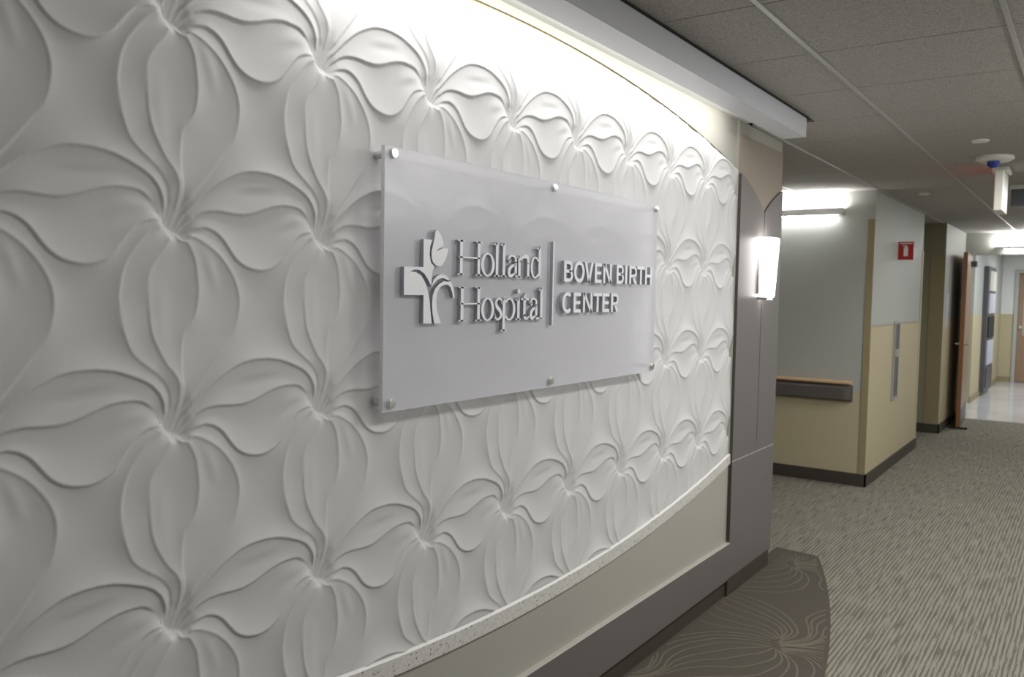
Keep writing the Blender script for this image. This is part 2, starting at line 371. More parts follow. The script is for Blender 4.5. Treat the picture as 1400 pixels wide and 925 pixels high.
# ------------------------------------------------------------------ relief panel
CW, CH = .389, .408
CURVES = {
 'ARCH': ([(0.0,0.03),(0.025,0.075),(0.046,0.113),(0.093,0.159),(0.159,0.223),(0.239,0.287),(0.319,0.333),(0.401,0.365),(0.488,0.377),(0.553,0.377),(0.643,0.365),(0.735,0.336),(0.82,0.299),(0.877,0.257),(0.913,0.203),(0.933,0.137),(0.938,0.081),(0.95,0.045)],
          [(0,-1.7,-2.0),(.10,-.2,-1.2),(.3,.35,-.8),(.5,.55,-.8),(.7,.5,-.9),(.88,0,-1.3),(1,-1.9,-2.2)]),
 'MID': ([(0.018,0.02),(0.036,0.049),(0.057,0.069),(0.093,0.103),(0.141,0.13),(0.198,0.145),(0.278,0.147),(0.36,0.142),(0.434,0.15),(0.509,0.172),(0.586,0.199),(0.666,0.216),(0.738,0.216),(0.797,0.208),(0.846,0.181),(0.885,0.145),(0.905,0.105)],
         [(0,-1.5,-1.8),(.1,-.3,-1.2),(.3,.25,-.9),(.5,.35,-.8),(.7,.35,-.8),(.88,-.2,-1.0),(1,-1.5,-1.0)]),
 'LOBE': ([(0.046,0.005),(0.075,0.034),(0.111,0.051),(0.159,0.059),(0.198,0.051),(0.239,0.029),(0.278,-0.007),(0.319,-0.059),(0.36,-0.1),(0.414,-0.13),(0.468,-0.142),(0.532,-0.145),(0.599,-0.127),(0.656,-0.091),(0.702,-0.039),(0.751,0.02),(0.797,0.059),(0.846,0.076),(0.889,0.081),(0.918,0.066)],
          [(0,-1.0,-.6),(.08,0.1,-.7),(.25,.3,-.9),(.5,.5,-1.0),(.75,.3,-.8),(.92,.15,-.55),(1,0,-.35)]),
 'R_OUT': ([(0.039,1.002),(0.075,1.01),(0.1,1.005),(0.172,0.971),(0.237,0.926),(0.303,0.855),(0.347,0.784),(0.368,0.711),(0.368,0.647),(0.355,0.574),(0.329,0.51),(0.27,0.431),(0.213,0.36),(0.165,0.302),(0.123,0.252),(0.072,0.189),(0.033,0.135),(0.005,0.09),(-0.008,0.04)],
           [(0,0,-.15),(.15,.05,-.75),(.4,-.15,-.45),(.55,-.35,-.35),(.65,-.55,-.25),(.85,-.9,-.4),(1,-2.1,-1.8)]),
 'R_IN': ([(0.005,0.998),(0.049,0.978),(0.09,0.902),(0.105,0.816),(0.111,0.738),(0.098,0.65),(0.072,0.593),(0.041,0.547),(0.026,0.495),(0.021,0.424),(0.026,0.333),(0.04,0.25),(0.037,0.191),(0.018,0.125),(-0.003,0.078),(-0.022,0.035)],
          [(0,0,-.1),(.15,.05,-.45),(.4,.05,-.3),(.55,-.3,-.05),(.75,-.6,-.25),(.88,-1.1,-.9),(1,-2.2,-1.9)]),
 'L_OUT': ([(-0.103,1.059),(-0.121,1.049),(-0.165,1.015),(-0.219,0.953),(-0.265,0.887),(-0.293,0.821),(-0.306,0.748),(-0.311,0.669),(-0.306,0.578),(-0.29,0.515),(-0.26,0.446),(-0.213,0.4),(-0.16,0.363),(-0.108,0.324),(-0.067,0.279),(-0.044,0.233),(-0.036,0.174),(-0.044,0.118),(-0.062,0.065)],
           [(0,-.1,0),(.12,-.5,.0),(.35,-.35,-.2),(.5,0,-.6),(.7,.1,-.8),(.88,-.6,-1.3),(1,-1.9,-2.2)]),
 'L_IN': ([(-0.041,0.998),(-0.069,0.946),(-0.118,0.885),(-0.152,0.826),(-0.165,0.76),(-0.167,0.684),(-0.162,0.6),(-0.149,0.525),(-0.121,0.458),(-0.082,0.392),(-0.045,0.35),(-0.013,0.31),(0.003,0.27),(0.008,0.211),(-0.003,0.145),(-0.023,0.081),(-0.042,0.045)],
          [(0,-.1,0),(.15,-.4,-.05),(.38,-.2,-.3),(.5,.1,-.6),(.75,.1,-.75),(.88,-.7,-1.4),(1,-1.9,-2.2)]),
 'NOTCH': ([(-0.098,0.105),(-0.088,0.08),(-0.076,0.058),(-0.057,0.037),(-0.028,0.007),(0.005,-0.005),(0.039,0.0),(0.055,0.012)],
           [(0,-1.0,-.6),(.15,-.95,-.45),(.5,-.9,-.35),(.85,-.9,-.35),(1,-.9,-.45)]),
}
RIDGES = [([(0.36,0.272),(0.445,0.288),(0.532,0.300),(0.65,0.312)], .16, .022), ([(0.36,0.255),(0.445,0.262),(0.532,0.272),(0.65,0.284)], -.20, .022),
          ([(0.645,0.083),(0.692,0.115),(0.748,0.137),(0.82,0.142),(0.87,0.13)], .28, .03), ([(0.68,0.06),(0.73,0.09),(0.78,0.108),(0.84,0.112)], -.18, .026),
          ([(0.131,0.973),(0.172,0.904),(0.203,0.836),(0.237,0.745)], .22, .025),
          ([(-0.09,0.80),(-0.09,0.65),(-0.087,0.532),(-0.062,0.40)], .14, .03)]
def catmull(P, per=14):
    P = np.array(P, float); Q = np.vstack([2 * P[0] - P[1], P, 2 * P[-1] - P[-2]]); out = []
    for i in range(1, len(Q) - 2):
        p0, p1, p2, p3 = Q[i - 1:i + 3]
        for t in np.linspace(0, 1, per, endpoint=False):
            out.append(.5 * ((2 * p1) + (-p0 + p2) * t + (2 * p0 - 5 * p1 + 4 * p2 - p3) * t * t + (-p0 + 3 * p1 - 3 * p2 + p3) * t ** 3))
    out.append(P[-1]); out = np.array(out)
    d = np.r_[0, np.cumsum(np.hypot(*np.diff(out, axis=0).T))]; s = np.linspace(0, d[-1], max(12, int(d[-1] * 900)))
    return np.c_[np.interp(s, d, out[:, 0]), np.interp(s, d, out[:, 1])], s / d[-1]
NG = 192; STEP = .42; LAM = .10; BASE = -1.25   # crest fall-off length (cells), resting level (cm)
def poly_mask(poly, U, V):
    inside = np.zeros(U.shape, bool); n = len(poly)
    for i in range(n):
        x1, y1 = poly[i]; x2, y2 = poly[(i + 1) % n]
        if y1 == y2: continue
        c = ((y1 > V) != (y2 > V)) & (U < (x2 - x1) * (V - y1) / (y2 - y1) + x1)
        inside ^= c
    return inside
BODY = np.vstack([catmull(CURVES['R_OUT'][0])[0][::5], catmull(CURVES['L_OUT'][0])[0][::-5]])
def solve_relief(n):
    """height (cm) on a periodic n x n grid; both sides of every crease are pinned, the rest relaxes between them"""
    lv = [n // 8, n // 4, n // 2, n]; h = None
    for g in lv:
        val = np.zeros((g, g)); wt = np.zeros((g, g))
        off = .75 / g
        for name in ('ARCH', 'MID', 'LOBE', 'R_OUT', 'R_IN', 'L_OUT', 'L_IN', 'NOTCH'):
            P, keys = CURVES[name]; p, s = catmull(P); k = np.array(keys)
            tn = np.gradient(p, axis=0); tn /= np.maximum(1e-9, np.hypot(tn[:, 0], tn[:, 1]))[:, None]
            nl = np.c_[-tn[:, 1], tn[:, 0]]
            for side, c in ((1, 1), (-1, 2)):
                hi = np.maximum(k[:, 1], k[:, 2]); hi = hi + (0 if name in ('ARCH', 'MID', 'LOBE', 'NOTCH') else .28 * np.clip((hi + .9) / .6, 0, 1)); lo = hi - np.minimum(STEP if name in ('ARCH', 'MID', 'LOBE', 'NOTCH') else .2, (hi - np.minimum(k[:, 1], k[:, 2])) * .55)
                hv = np.interp(s, k[:, 0], np.where(k[:, c] >= np.maximum(k[:, 1], k[:, 2]), hi, lo)); q = p + nl * off * side
                ii = np.floor(q[:, 0] * g + .5).astype(int) % g; jj = np.floor(q[:, 1] * g + .5).astype(int) % g
                np.add.at(val, (jj, ii), hv); np.add.at(wt, (jj, ii), 1)
        fix = wt > 0; val[fix] /= wt[fix]
        val = np.where(val < -.9, -.9 + (val + .9) * .4, val)            # shallow throats
        if h is None: h = np.where(fix, val, -.4)
        else:
            h = np.kron(h, np.ones((2, 2)))
            h = np.where(fix, val, h)
        u_, v_ = np.meshgrid(np.arange(g) / g, np.arange(g) / g); bs = np.full((g, g), BASE)
        for du in (0, 1):
            for dv in (0, 1): bs[poly_mask(BODY - [du * -1, dv * -1], u_, v_) | poly_mask(BODY - [du, dv], u_, v_)] = -.9
        for _ in range(6): bs = .2 * (bs + np.roll(bs, 1, 0) + np.roll(bs, -1, 0) + np.roll(bs, 1, 1) + np.roll(bs, -1, 1))
        for _ in range(260 if g == n else 500):
            a = np.roll(h, 1, 0) + np.roll(h, -1, 0) + np.roll(h, 1, 1) + np.roll(h, -1, 1)
            k2 = (1 / (g * LAM)) ** 2
            h = np.where(fix, val, (a + k2 * bs) / (4 + k2))
    G, V = np.meshgrid(np.arange(n) / n, np.arange(n) / n)
    for P, amp, wd in RIDGES:
        p, s = catmull(P); fade = np.sin(np.pi * s) ** .8
        p = p[::6]; fade = fade[::6]; best = np.zeros((n, n))
        for (a, b), f in zip(p, fade):
            du = (G - a + .5) % 1 - .5; dv = (V - b + .5) % 1 - .5
            best = np.maximum(best, f * np.exp(-(du * du + dv * dv) / (2 * wd * wd)))
        h = h + amp * best
    def blur(a, it):
        for _ in range(it):
            a = .5 * a + .125 * (np.roll(a, 1, 0) + np.roll(a, -1, 0) + np.roll(a, 1, 1) + np.roll(a, -1, 1))
        return a
    return blur(h, 4)
HF = solve_relief(NG) * .01
RELIEF_GAIN = 1.2
HF = HF * RELIEF_GAIN
cv = {k: catmull(v[0])[0][::5] for k, v in CURVES.items()}
PP = {'upper': np.vstack([cv['ARCH'], cv['MID'][::-1]]), 'lobe': np.vstack([cv['MID'], cv['LOBE'][::-1]]),
      'body': np.vstack([cv['R_OUT'], cv['L_OUT'][::-1]])}
# flower centred window of the periodic cell
V0 = -.45; J0 = int(round(V0 * NG)); I0 = -NG // 2
uu = (np.arange(NG) + I0 + .5) / NG; vv = (np.arange(NG) + J0 + .5) / NG
UU, VV = np.meshgrid(uu, vv)
def cls():
    r = np.zeros((NG, NG), int)                                   # 0 = ground and throat
    for sh in (0, -1):
        r[poly_mask(PP['upper'] + [sh, 0], UU, VV)] = 1 if sh == 0 else 2
        r[poly_mask(PP['lobe'] + [sh, 0], UU, VV)] = 3 if sh == 0 else 4
    r[poly_mask(PP['body'], UU, VV) & (VV > .10)] = 5
    r[poly_mask(PP['body'] + [0, -1], UU, VV)] = 6
    return r
CLS = cls()
gi = (np.arange(NG + 1) + I0); gj = (np.arange(NG + 1) + J0)
def samp(u, v):                                                  # bilinear periodic lookup, u v in cells
    x = u * NG; y = v * NG; i = np.floor(x).astype(int); j = np.floor(y).astype(int); fx = x - i; fy = y - j
    g = lambda a, b: HF[b % NG, a % NG]
    return (g(i, j) * (1 - fx) + g(i + 1, j) * fx) * (1 - fy) + (g(i, j + 1) * (1 - fx) + g(i + 1, j + 1) * fx) * fy
def cell_meshes(yc, zc, clip):
    """list of (class, mesh); coordinates local to the flower centre"""
    u, v = np.meshgrid(gi / NG, gj / NG); y = u * CW; z = v * CH
    keep = np.ones((NG, NG), bool)
    if clip:
        ya = np.clip(y + yc, Y0, Y1); za = np.clip(z + zc, zbot(ya), ztop(ya))
        out = (np.abs(ya - yc - y) > 1e-9) | (np.abs(za - zc - z) > 1e-9)
        keep = ~(out[:-1, :-1] & out[1:, :-1] & out[:-1, 1:] & out[1:, 1:])
        y = ya - yc; z = za - zc
    h = samp(y / CW, z / CH); e = 1.0 / NG
    dy = (samp(y / CW + e, z / CH) - samp(y / CW - e, z / CH)) / (2 * e * CW)
    dz = (samp(y / CW, z / CH + e) - samp(y / CW, z / CH - e)) / (2 * e * CH)
    nrm = np.stack([np.ones_like(dy), -dy, -dz], -1); nrm /= np.linalg.norm(nrm, axis=-1, keepdims=True)
    idx = np.arange((NG + 1) ** 2).reshape(NG + 1, NG + 1)
    quads = np.stack([idx[:-1, :-1], idx[:-1, 1:], idx[1:, 1:], idx[1:, :-1]], -1)
    co = np.stack([h, y, z], -1).reshape(-1, 3); nr = nrm.reshape(-1, 3); res = []
    sets = [(c, keep & (CLS == c)) for c in range(1, 7)]
    g0 = keep & (CLS == 0); lab = np.where(g0, np.arange(NG * NG).reshape(NG, NG) + 1, 0)
    while True:                                                   # separate ground islands
        nw = lab.copy()
        for dj, di in ((1, 0), (-1, 0), (0, 1), (0, -1)):
            sh = np.zeros_like(lab)
            sh[max(0, dj):NG + min(0, dj), max(0, di):NG + min(0, di)] = lab[max(0, -dj):NG + min(0, -dj), max(0, -di):NG + min(0, -di)]
            nw = np.where(g0, np.maximum(nw, sh), 0)
        if (nw == lab).all(): break
        lab = nw
    isl = sorted([(int((lab == v).sum()), int(v)) for v in np.unique(lab) if v], reverse=True)
    sets = [(0, lab == v) for k, v in isl] + sets
    for c, msk in sets:
        q = quads[msk]
        if len(q) < 6: continue
        used, inv = np.unique(q.ravel(), return_inverse=True); q2 = inv.reshape(-1, 4)
        me = bpy.data.meshes.new('carved_flower' if c == 0 else 'petal')
        me.vertices.add(len(used)); me.vertices.foreach_set('co', co[used].ravel())
        me.loops.add(q2.size); me.loops.foreach_set('vertex_index', q2.ravel())
        me.polygons.add(len(q2)); me.polygons.foreach_set('loop_start', np.arange(0, q2.size, 4)); me.polygons.foreach_set('use_smooth', np.ones(len(q2), bool))
        me.update(calc_edges=True)
        me.normals_split_custom_set_from_vertices(nr[used].tolist())
        me.materials.append(M['plaster']); res.append((c, me))
    return res
panel = thing('relief_panel', 'white sculpted wall panel with carved flowers behind the hospital sign', 'wall panel')
full = None
for r in range(-1, 5):
    zc = 2.059 - CH * r
    for c in range(-3, 9):
        yc = .978 + CW * c
        ya, yb, za, zb = yc - CW / 2, yc + CW / 2, zc + V0 * CH, zc + (1 + V0) * CH
        if yb < Y0 + .01 or ya > Y1 - .005: continue
        yy = np.linspace(max(ya, Y0), min(yb, Y1), 9)
        if (ztop(yy) < za + .004).all() or (zbot(yy) > zb - .004).all(): continue
        clip = ya < Y0 or yb > Y1 or (ztop(yy) < zb).any() or (zbot(yy) > za).any()
        if clip: ms = cell_meshes(yc, zc, True)
        else:
            if full is None: full = cell_meshes(0, 0, False)
            ms = full
        root = None
        for k, me in ms:
            o = bpy.data.objects.new('carved_flower' if root is None else 'petal', me); COL.objects.link(o)
            if root is None: root = o; o.parent = panel; o.location = (0, yc, zc)
            else: o.parent = root
# edge strip along the upper arc and end strips
mb = MB(); ys = np.linspace(Y0, Y1, 70)
for a, b in zip(ys[:-1], ys[1:]):
    p = []
    for y in (a, b):
        for x, dz in ((BX, -.03), (-.024, -.03), (-.024, .018), (BX, .018)): p.append((x, y, ztop(y) + dz))
    mb.add(p, [(0, 1, 5, 4), (1, 2, 6, 5), (2, 3, 7, 6)])
mb.build('edge_strip', 'beige', panel)
MB().box((BX, Y0 - .006, zbot(Y0)), (.0, Y0, ztop(Y0))).build('end_strip', 'cream', panel)
MB().box((BX, 4.092, zbot(4.1)), (.004, 4.0955, ztop(4.1))).build('end_strip', 'cream', panel)

# quartz ledge under the relief, bowed like the panel
mb = MB()
ys = np.linspace(Y0 - .3, 4.10, 70)
for i, (a, b) in enumerate(zip(ys[:-1], ys[1:])):
    p = []
    for y in (a, b):
        z = zbot(y)
        for x, q in ((BX, z), (.010, z), (.010, z - .048), (BX, z - .048)): p.append((x, y, q))
    mb.add(p, [(0, 1, 5, 4), (1, 2, 6, 5), (2, 3, 7, 6)])
    if i == 0: mb.add(p[:4], [(0, 1, 2, 3)])
    if i == 68: mb.add(p[4:], [(0, 3, 2, 1)])
led = mb.build('ledge', 'quartz'); tag(led, 'speckled pale quartz ledge curving along the bottom of the flower relief', 'ledge')
mb = MB()
for a, b in zip(ys[:-1], ys[1:]):
    p = []
    for y in (a, b):
        z = zbot(y)
        for x, q in ((.001, z), (.001, z + .006), (.003, z + .006), (.007, z)): p.append((x, y, q))
    mb.add(p, [(1, 2, 6, 5), (2, 3, 7, 6)])
mb.build('caulk_bead', 'white', led)

# grey crash panel with a white rounded cap
cp = thing('crash_panel', 'tall grey wall protection panel with white cap below the quartz ledge', 'wall guard')
MB().box((0, Y0 - .3, .093), (.018, 4.10, .281)).build('panel', 'grey_lam', cp)
mb = MB(); pr = [(0, .281), (.019, .281), (.0205, .284), (.018, .287), (0, .288)]
mb.add([(x, Y0 - .3, z) for x, z in pr] + [(x, 4.10, z) for x, z in pr], [(i, i + 1, i + 6, i + 5) for i in range(4)] + [(0, 1, 2, 3, 4), (5, 6, 7, 8, 9)])
mb.build('cap', 'cream', cp)

# ------------------------------------------------------------------ sign
sign = thing('hospital_sign', 'frosted acrylic sign on steel standoffs with raised hospital lettering and cross logo', 'sign', loc=(.05, 2.294, 1.58))
def sp(o): o.parent = sign; o.location = Vector(o.location) - sign.location; return o
SX0, SX1 = .038, .050
mb = MB(); a, b = (SX0, 1.514, 1.246), (SX1, 3.074, 1.915)
(x0, y0, z0), (x1, y1, z1) = a, b
mb.add([(x1, y0, z0), (x1, y1, z0), (x1, y1, z1), (x1, y0, z1)], [(0, 1, 2, 3)], 0)
mb.add([(x0, y0, z0), (x0, y1, z0), (x0, y1, z1), (x0, y0, z1)], [(3, 2, 1, 0)], 1)
vs = [(x1, y0, z0), (x1, y1, z0), (x1, y1, z1), (x1, y0, z1), (x0, y0, z0), (x0, y1, z0), (x0, y1, z1), (x0, y0, z1)]
mb.add(vs, [(0, 3, 7, 4), (0, 4, 5, 1), (1, 5, 6, 2), (2, 6, 7, 3)], 2)
sp(mb.build('acrylic_panel', ['acrylic', 'clear', 'edge']))
for yy in (1.54, 2.294, 3.052):
    for zz in (1.897, 1.268):
        st = MB().lathe((-.006, 0, 0), (1, 0, 0), [(.0105, 0), (.0105, .043)], 20).build('standoff', 'metal', None, True)
        st.location = (0, yy, zz); sp(st)
        c = MB().lathe((SX1, 0, 0), (1, 0, 0), [(.0125, 0), (.0125, .009), (.0115, .0105), (.007, .011)], 20).build('standoff_cap', 'metal', st, True)

# ---- lettering: polygons in (y, z) extruded
def stroke(pts, wd, round_=0):
    """tapered stroke: list of points, list/number of widths -> list of quads"""
    P, s = catmull(pts, 6); P = P if len(P) < 60 else P[::max(1, len(P) // 48)]
    if np.hypot(*(P[-1] - np.array(pts[-1]))) > 1e-6: P = np.vstack([P, pts[-1]])
    if not isinstance(wd, (list, tuple)): wd = [wd, wd]
    t = np.linspace(0, 1, len(P)); W = np.interp(t, np.linspace(0, 1, len(wd)), wd) / 2
    T = np.gradient(P, axis=0); T /= np.maximum(1e-9, np.hypot(T[:, 0], T[:, 1]))[:, None]; Nn = np.c_[-T[:, 1], T[:, 0]]
    A = P + Nn * W[:, None]; B = P - Nn * W[:, None]
    return [list(map(tuple, np.vstack([A, B[::-1]])))]
def ring(cx, cy, rx, ry, ix, iy, a0=0, a1=360, n=40):
    t = np.radians(np.linspace(a0, a1, n)); o = np.c_[cx + rx * np.cos(t), cy + ry * np.sin(t)]; i = np.c_[cx + ix * np.cos(t), cy + iy * np.sin(t)]
    return [[tuple(o[k]), tuple(o[k + 1]), tuple(i[k + 1]), tuple(i[k])] for k in range(n - 1)]
def rect(x0, y0, x1, y1): return [[(x0, y0), (x1, y0), (x1, y1), (x0, y1)]]
def serif(x0, x1, y, up, t=.03):
    d = t if up else -t
    xm = (x1 - x0) * .24
    return [[(x0, y), (x1, y), (x1, y + d * .6), (x1 - xm, y + d * 1.5), (x0 + xm, y + d * 1.5), (x0, y + d * .6)]]
def glyph_serif(ch, w):
    """unit cap height, width w; x-height .68"""
    s = .125; X = .68; th = .045
    if ch == 'H':
        a = .075; return (rect(a + .03, 0, a + .03 + s, 1) + rect(w - a - .03 - s, 0, w - a - .03, 1) + rect(a, .49, w - a, .535) +
            serif(0, 2 * a + s + .04, 0, 1) + serif(w - 2 * a - s - .04, w, 0, 1) + serif(0, 2 * a + s + .04, 1, 0) + serif(w - 2 * a - s - .04, w, 1, 0))
    if ch == 'o': return ring(w / 2, X / 2, w / 2, X / 2 + .012, w / 2 - .13, X / 2 - .035)
    if ch == 'l':
        x = w / 2 - s / 2; return rect(x, 0, x + s, 1.03) + [[(x - .11, .955), (x + .02, .93), (x + s, 1.06), (x + s * .8, 1.06)]] + serif(x - .09, x + s + .09, 0, 1)
    if ch == 'i':
        x = w / 2 - s / 2; return rect(x, 0, x + s, X) + [[(x - .10, X - .06), (x + .02, X - .09), (x + s, X + .03), (x + s * .8, X + .03)]] + serif(x - .09, x + s + .09, 0, 1) + ring(w / 2 + .01, .90, .075, .075, .001, .001)
    if ch == 'n':
        x = .07; q = w - .07 - s
        return (rect(x, 0, x + s, X) + [[(x - .08, X - .06), (x + .02, X - .09), (x + s, X + .03), (x + s * .8, X + .03)]] + serif(x - .07, x + s + .07, 0, 1) +
            rect(q, 0, q + s, X * .7) + serif(q - .07, q + s + .07, 0, 1) + stroke([(x + s * .7, X * .72), (x + s + .12, X * .95), (q + s * .1, X * .96), (q + s * .5, X * .66)], [.04, .10, .13, s]))
    if ch == 'a':
        q = w - .10 - s
        return (rect(q, .06, q + s, X * .72) + stroke([(.07, X * .74), (.12, X * .93), (w * .42, X * .985), (q + s * .35, X * .90), (q + s * .5, X * .66)], [.12, .07, .05, .09, s]) + ring(.12, X * .74, .06, .06, .001, .001, n=16) +
            stroke([(q + s * .5, X * .58), (w * .38, X * .49), (.11, X * .33), (.10, X * .15), (w * .33, .035), (q + s * .3, .14)], [.045, .09, .13, .13, .08, .04]) + stroke([(q + s * .5, .10), (q + s, .02), (w, .07)], [s, .07, .02]))
    if ch == 'd':
        q = w - .10 - s
        return (rect(q, 0.02, q + s, 1.03) + [[(q - .11, .955), (q + .02, .93), (q + s, 1.06), (q + s * .8, 1.06)]] + ring(q * .5 + .045, X / 2, q * .5 + .045, X / 2 + .012, q * .5 - .07, X / 2 - .04, 40, 320) + stroke([(q + s * .4, .04), (q + s, .025), (w, .05)], [.08, .05, .03]))
    if ch == 's':
        return (stroke([(w * .86, X * .78), (w * .74, X * .95), (w * .45, X * .975), (w * .2, X * .82), (w * .28, X * .63), (w * .66, X * .44), (w * .82, X * .24), (w * .62, .055), (w * .3, .035), (w * .1, .22 * X)], [.03, .06, .07, .11, .13, .13, .12, .08, .06, .03]) +
            [[(w * .83, X * .72), (w * .91, X * .72), (w * .91, X), (w * .83, X * .95)], [(w * .06, .28 * X), (w * .14, .28 * X), (w * .14, .05), (w * .06, 0)]])
    if ch == 'p':
        x = .10
        return (rect(x, -.33, x + s, X) + [[(x - .09, X - .06), (x + .02, X - .09), (x + s, X + .03), (x + s * .8, X + .03)]] + serif(x - .09, x + s + .10, -.33, 1) +
            ring(x + s + (w - x - s) * .42, X / 2, (w - x - s) * .58, X / 2 + .012, (w - x - s) * .58 - .125, X / 2 - .04, -140, 140))
    if ch == 't':
        x = w * .28
        return rect(x, .10, x + s, X) + [[(x, X), (x + s, X), (x + s, X + .17)]] + rect(0, X - .055, w * .92, X) + stroke([(x + s * .5, .16), (x + s * .9, .045), (w * .8, .045), (w, .11)], [s, .09, .06, .03])
    return []
def glyph_sans(ch, w):
    s = .20
    if ch == 'H': return rect(0, 0, s, 1) + rect(w - s, 0, w, 1) + rect(s, .41, w - s, .58)
    if ch == 'I': return rect(0, 0, w, 1)
    if ch == 'E': return rect(0, 0, s, 1) + rect(s, 0, w, .17) + rect(s, .42, w * .92, .58) + rect(s, .83, w, 1)
    if ch == 'T': return rect(0, .83, w, 1) + rect(w / 2 - s / 2, 0, w / 2 + s / 2, .84)
    if ch == 'N': return rect(0, 0, s, 1) + rect(w - s, 0, w, 1) + [[(0, 1), (s * 1.1, 1), (w, 0), (w - s * 1.1, 0)]]
    if ch == 'V': return [[(0, 1), (s * 1.1, 1), (w / 2 + s * .45, 0), (w / 2 - s * .45, 0)], [(w - s * 1.1, 1), (w, 1), (w / 2 + s * .45, 0), (w / 2 - s * .45, 0)]]
    if ch == 'O': return ring(w / 2, .5, w / 2, .52, w / 2 - s, .52 - .17)
    if ch == 'C': return ring(w * .56, .5, w * .56, .52, w * .56 - s, .52 - .17, 48, 312)
    if ch == 'B':
        return (rect(0, 0, s, 1) + rect(s, .84, w * .58, 1) + rect(s, .43, w * .6, .58) + rect(s, 0, w * .62, .16) +
            ring(w * .58, .715, w * .36, .285, w * .36 - s * .85, .125, -90, 90, 20) + ring(w * .6, .29, w * .40, .29, w * .40 - s * .85, .135, -90, 90, 20))
    if ch == 'R':
        return (rect(0, 0, s, 1) + rect(s, .84, w * .58, 1) + rect(s, .36, w * .58, .52) + ring(w * .56, .68, w * .42, .32, w * .42 - s * .9, .16, -90, 90, 20) +
            [[(w * .40, .40), (w * .66, .40), (w, 0), (w - s * 1.25, 0)]])
    return []
def letter(name, polys, y0, z0, h, xb, xf):
    mb = MB()
    for p in polys:
        mb.prism_x([(y0 + a * h, z0 + b * h) for a, b in p], xb, xf, 0, 1)
    return sp(mb.build(name, ['letter', 'letter_side']))
LX0, LX1 = .054, .066
def word(txt, ext, z0, h, fn, xb, xf):
    for i, ch in enumerate(txt):
        a, b = ext[2 * i], ext[2 * i + 1]
        letter('letter', fn(ch, (b - a) / h), a, z0, h, xb, xf)
word('Holland', [1.787,1.899,1.893,1.959,1.952,1.988,1.987,2.023,2.023,2.082,2.073,2.147,2.147,2.213], 1.601, .096, glyph_serif, LX0, LX1)
word('Hospital', [1.793,1.901,1.897,1.96,1.961,2.003,1.993,2.068,2.066,2.103,2.098,2.145,2.145,2.199,2.194,2.230], 1.472, .096, glyph_serif, LX0, LX1)
word('BOVENBIRTH', [2.339,2.396,2.403,2.473,2.473,2.534,2.544,2.593,2.605,2.667,2.705,2.761,2.772,2.788,2.806,2.868,2.869,2.934,2.939,2.996], 1.594, .069, glyph_sans, .056, .070)
word('CENTER', [2.332,2.391,2.404,2.452,2.467,2.531,2.537,2.599,2.603,2.654,2.668,2.725], 1.491, .067, glyph_sans, .056, .070)
MB2 = MB().prism_x([(2.276, 1.451), (2.283, 1.451), (2.283, 1.722), (2.276, 1.722)], LX0, LX1, 0, 1); sp(MB2.build('divider_bar', ['letter', 'letter_side']))
LOGO = {
 'logo_cross': [(1.571,1.616),(1.645,1.617),(1.645,1.690),(1.679,1.690),(1.671,1.672),(1.669,1.649),(1.675,1.63),(1.689,1.62),(1.682,1.608),(1.679,1.592),(1.678,1.567),(1.664,1.585),(1.649,1.6),(1.63,1.609),(1.611,1.61),(1.594,1.604),(1.616,1.603),(1.637,1.595),(1.652,1.578),(1.662,1.559),(1.671,1.533),(1.675,1.504),(1.681,1.469),(1.647,1.469),(1.647,1.544),(1.571,1.544)],
 'logo_leaf': [(1.678,1.566),(1.686,1.584),(1.701,1.595),(1.719,1.6),(1.737,1.598),(1.753,1.588),(1.758,1.582),(1.745,1.585),(1.732,1.589),(1.719,1.59),(1.704,1.586),(1.689,1.576)],
 'logo_stem': [(1.691,1.469),(1.684,1.494),(1.681,1.52),(1.684,1.543),(1.693,1.561),(1.709,1.574),(1.729,1.582),(1.75,1.581),(1.748,1.586),(1.755,1.587),(1.763,1.577),(1.772,1.559),(1.775,1.537),(1.77,1.536),(1.764,1.554),(1.756,1.567),(1.746,1.573),(1.73,1.572),(1.714,1.566),(1.702,1.55),(1.698,1.53),(1.701,1.507),(1.711,1.484),(1.719,1.469)],
 'logo_tulip': [(1.697,1.718),(1.709,1.711),(1.719,1.699),(1.726,1.685),(1.725,1.677),(1.712,1.672),(1.703,1.666),(1.698,1.661),(1.712,1.667),(1.727,1.671),(1.746,1.67),(1.741,1.653),(1.733,1.637),(1.721,1.625),(1.711,1.621),(1.696,1.623),(1.683,1.631),(1.677,1.643),(1.677,1.659),(1.682,1.676),(1.688,1.695),(1.692,1.712)]}
for k, p in LOGO.items():
    sp(MB().prism_x(p, LX0, LX1, 0, 1).build(k, ['letter', 'letter_side']))

# ------------------------------------------------------------------ pilaster with tulip inlay
pil = thing('pilaster', 'grey laminate wall pilaster with beige tulip shaped top beside the relief', 'pilaster', loc=(0, 4.435, 0))
def pp(o): o.parent = pil; o.location = Vector(o.location) - pil.location; return o
PY0, PY1, PX = 4.10, 4.77, .018
pp(MB().box((-.30, PY0, 0), (.0, PY1 + .022, H)).build('core', 'cream'))
aL = [(4.102, 2.180), (4.204, 2.150), (4.301, 2.109), (4.386, 2.068), (4.466, 2.015)]
aR = [(4.77, 2.163), (4.691, 2.134), (4.606, 2.094), (4.54, 2.059), (4.474, 2.017)]
sL = [tuple(q) for q in catmull(aL, 6)[0][::20]] + [aL[-1]]; sR = [tuple(q) for q in catmull(aR, 6)[0][::20]] + [aR[-1]]
pp(MB().prism_x([(PY0, 2.37), (PY0, 2.17)] + sL + sR[::-1] + [(PY1, 2.37)], 0, PX - .006).build('top_panel', 'beige_lam'))
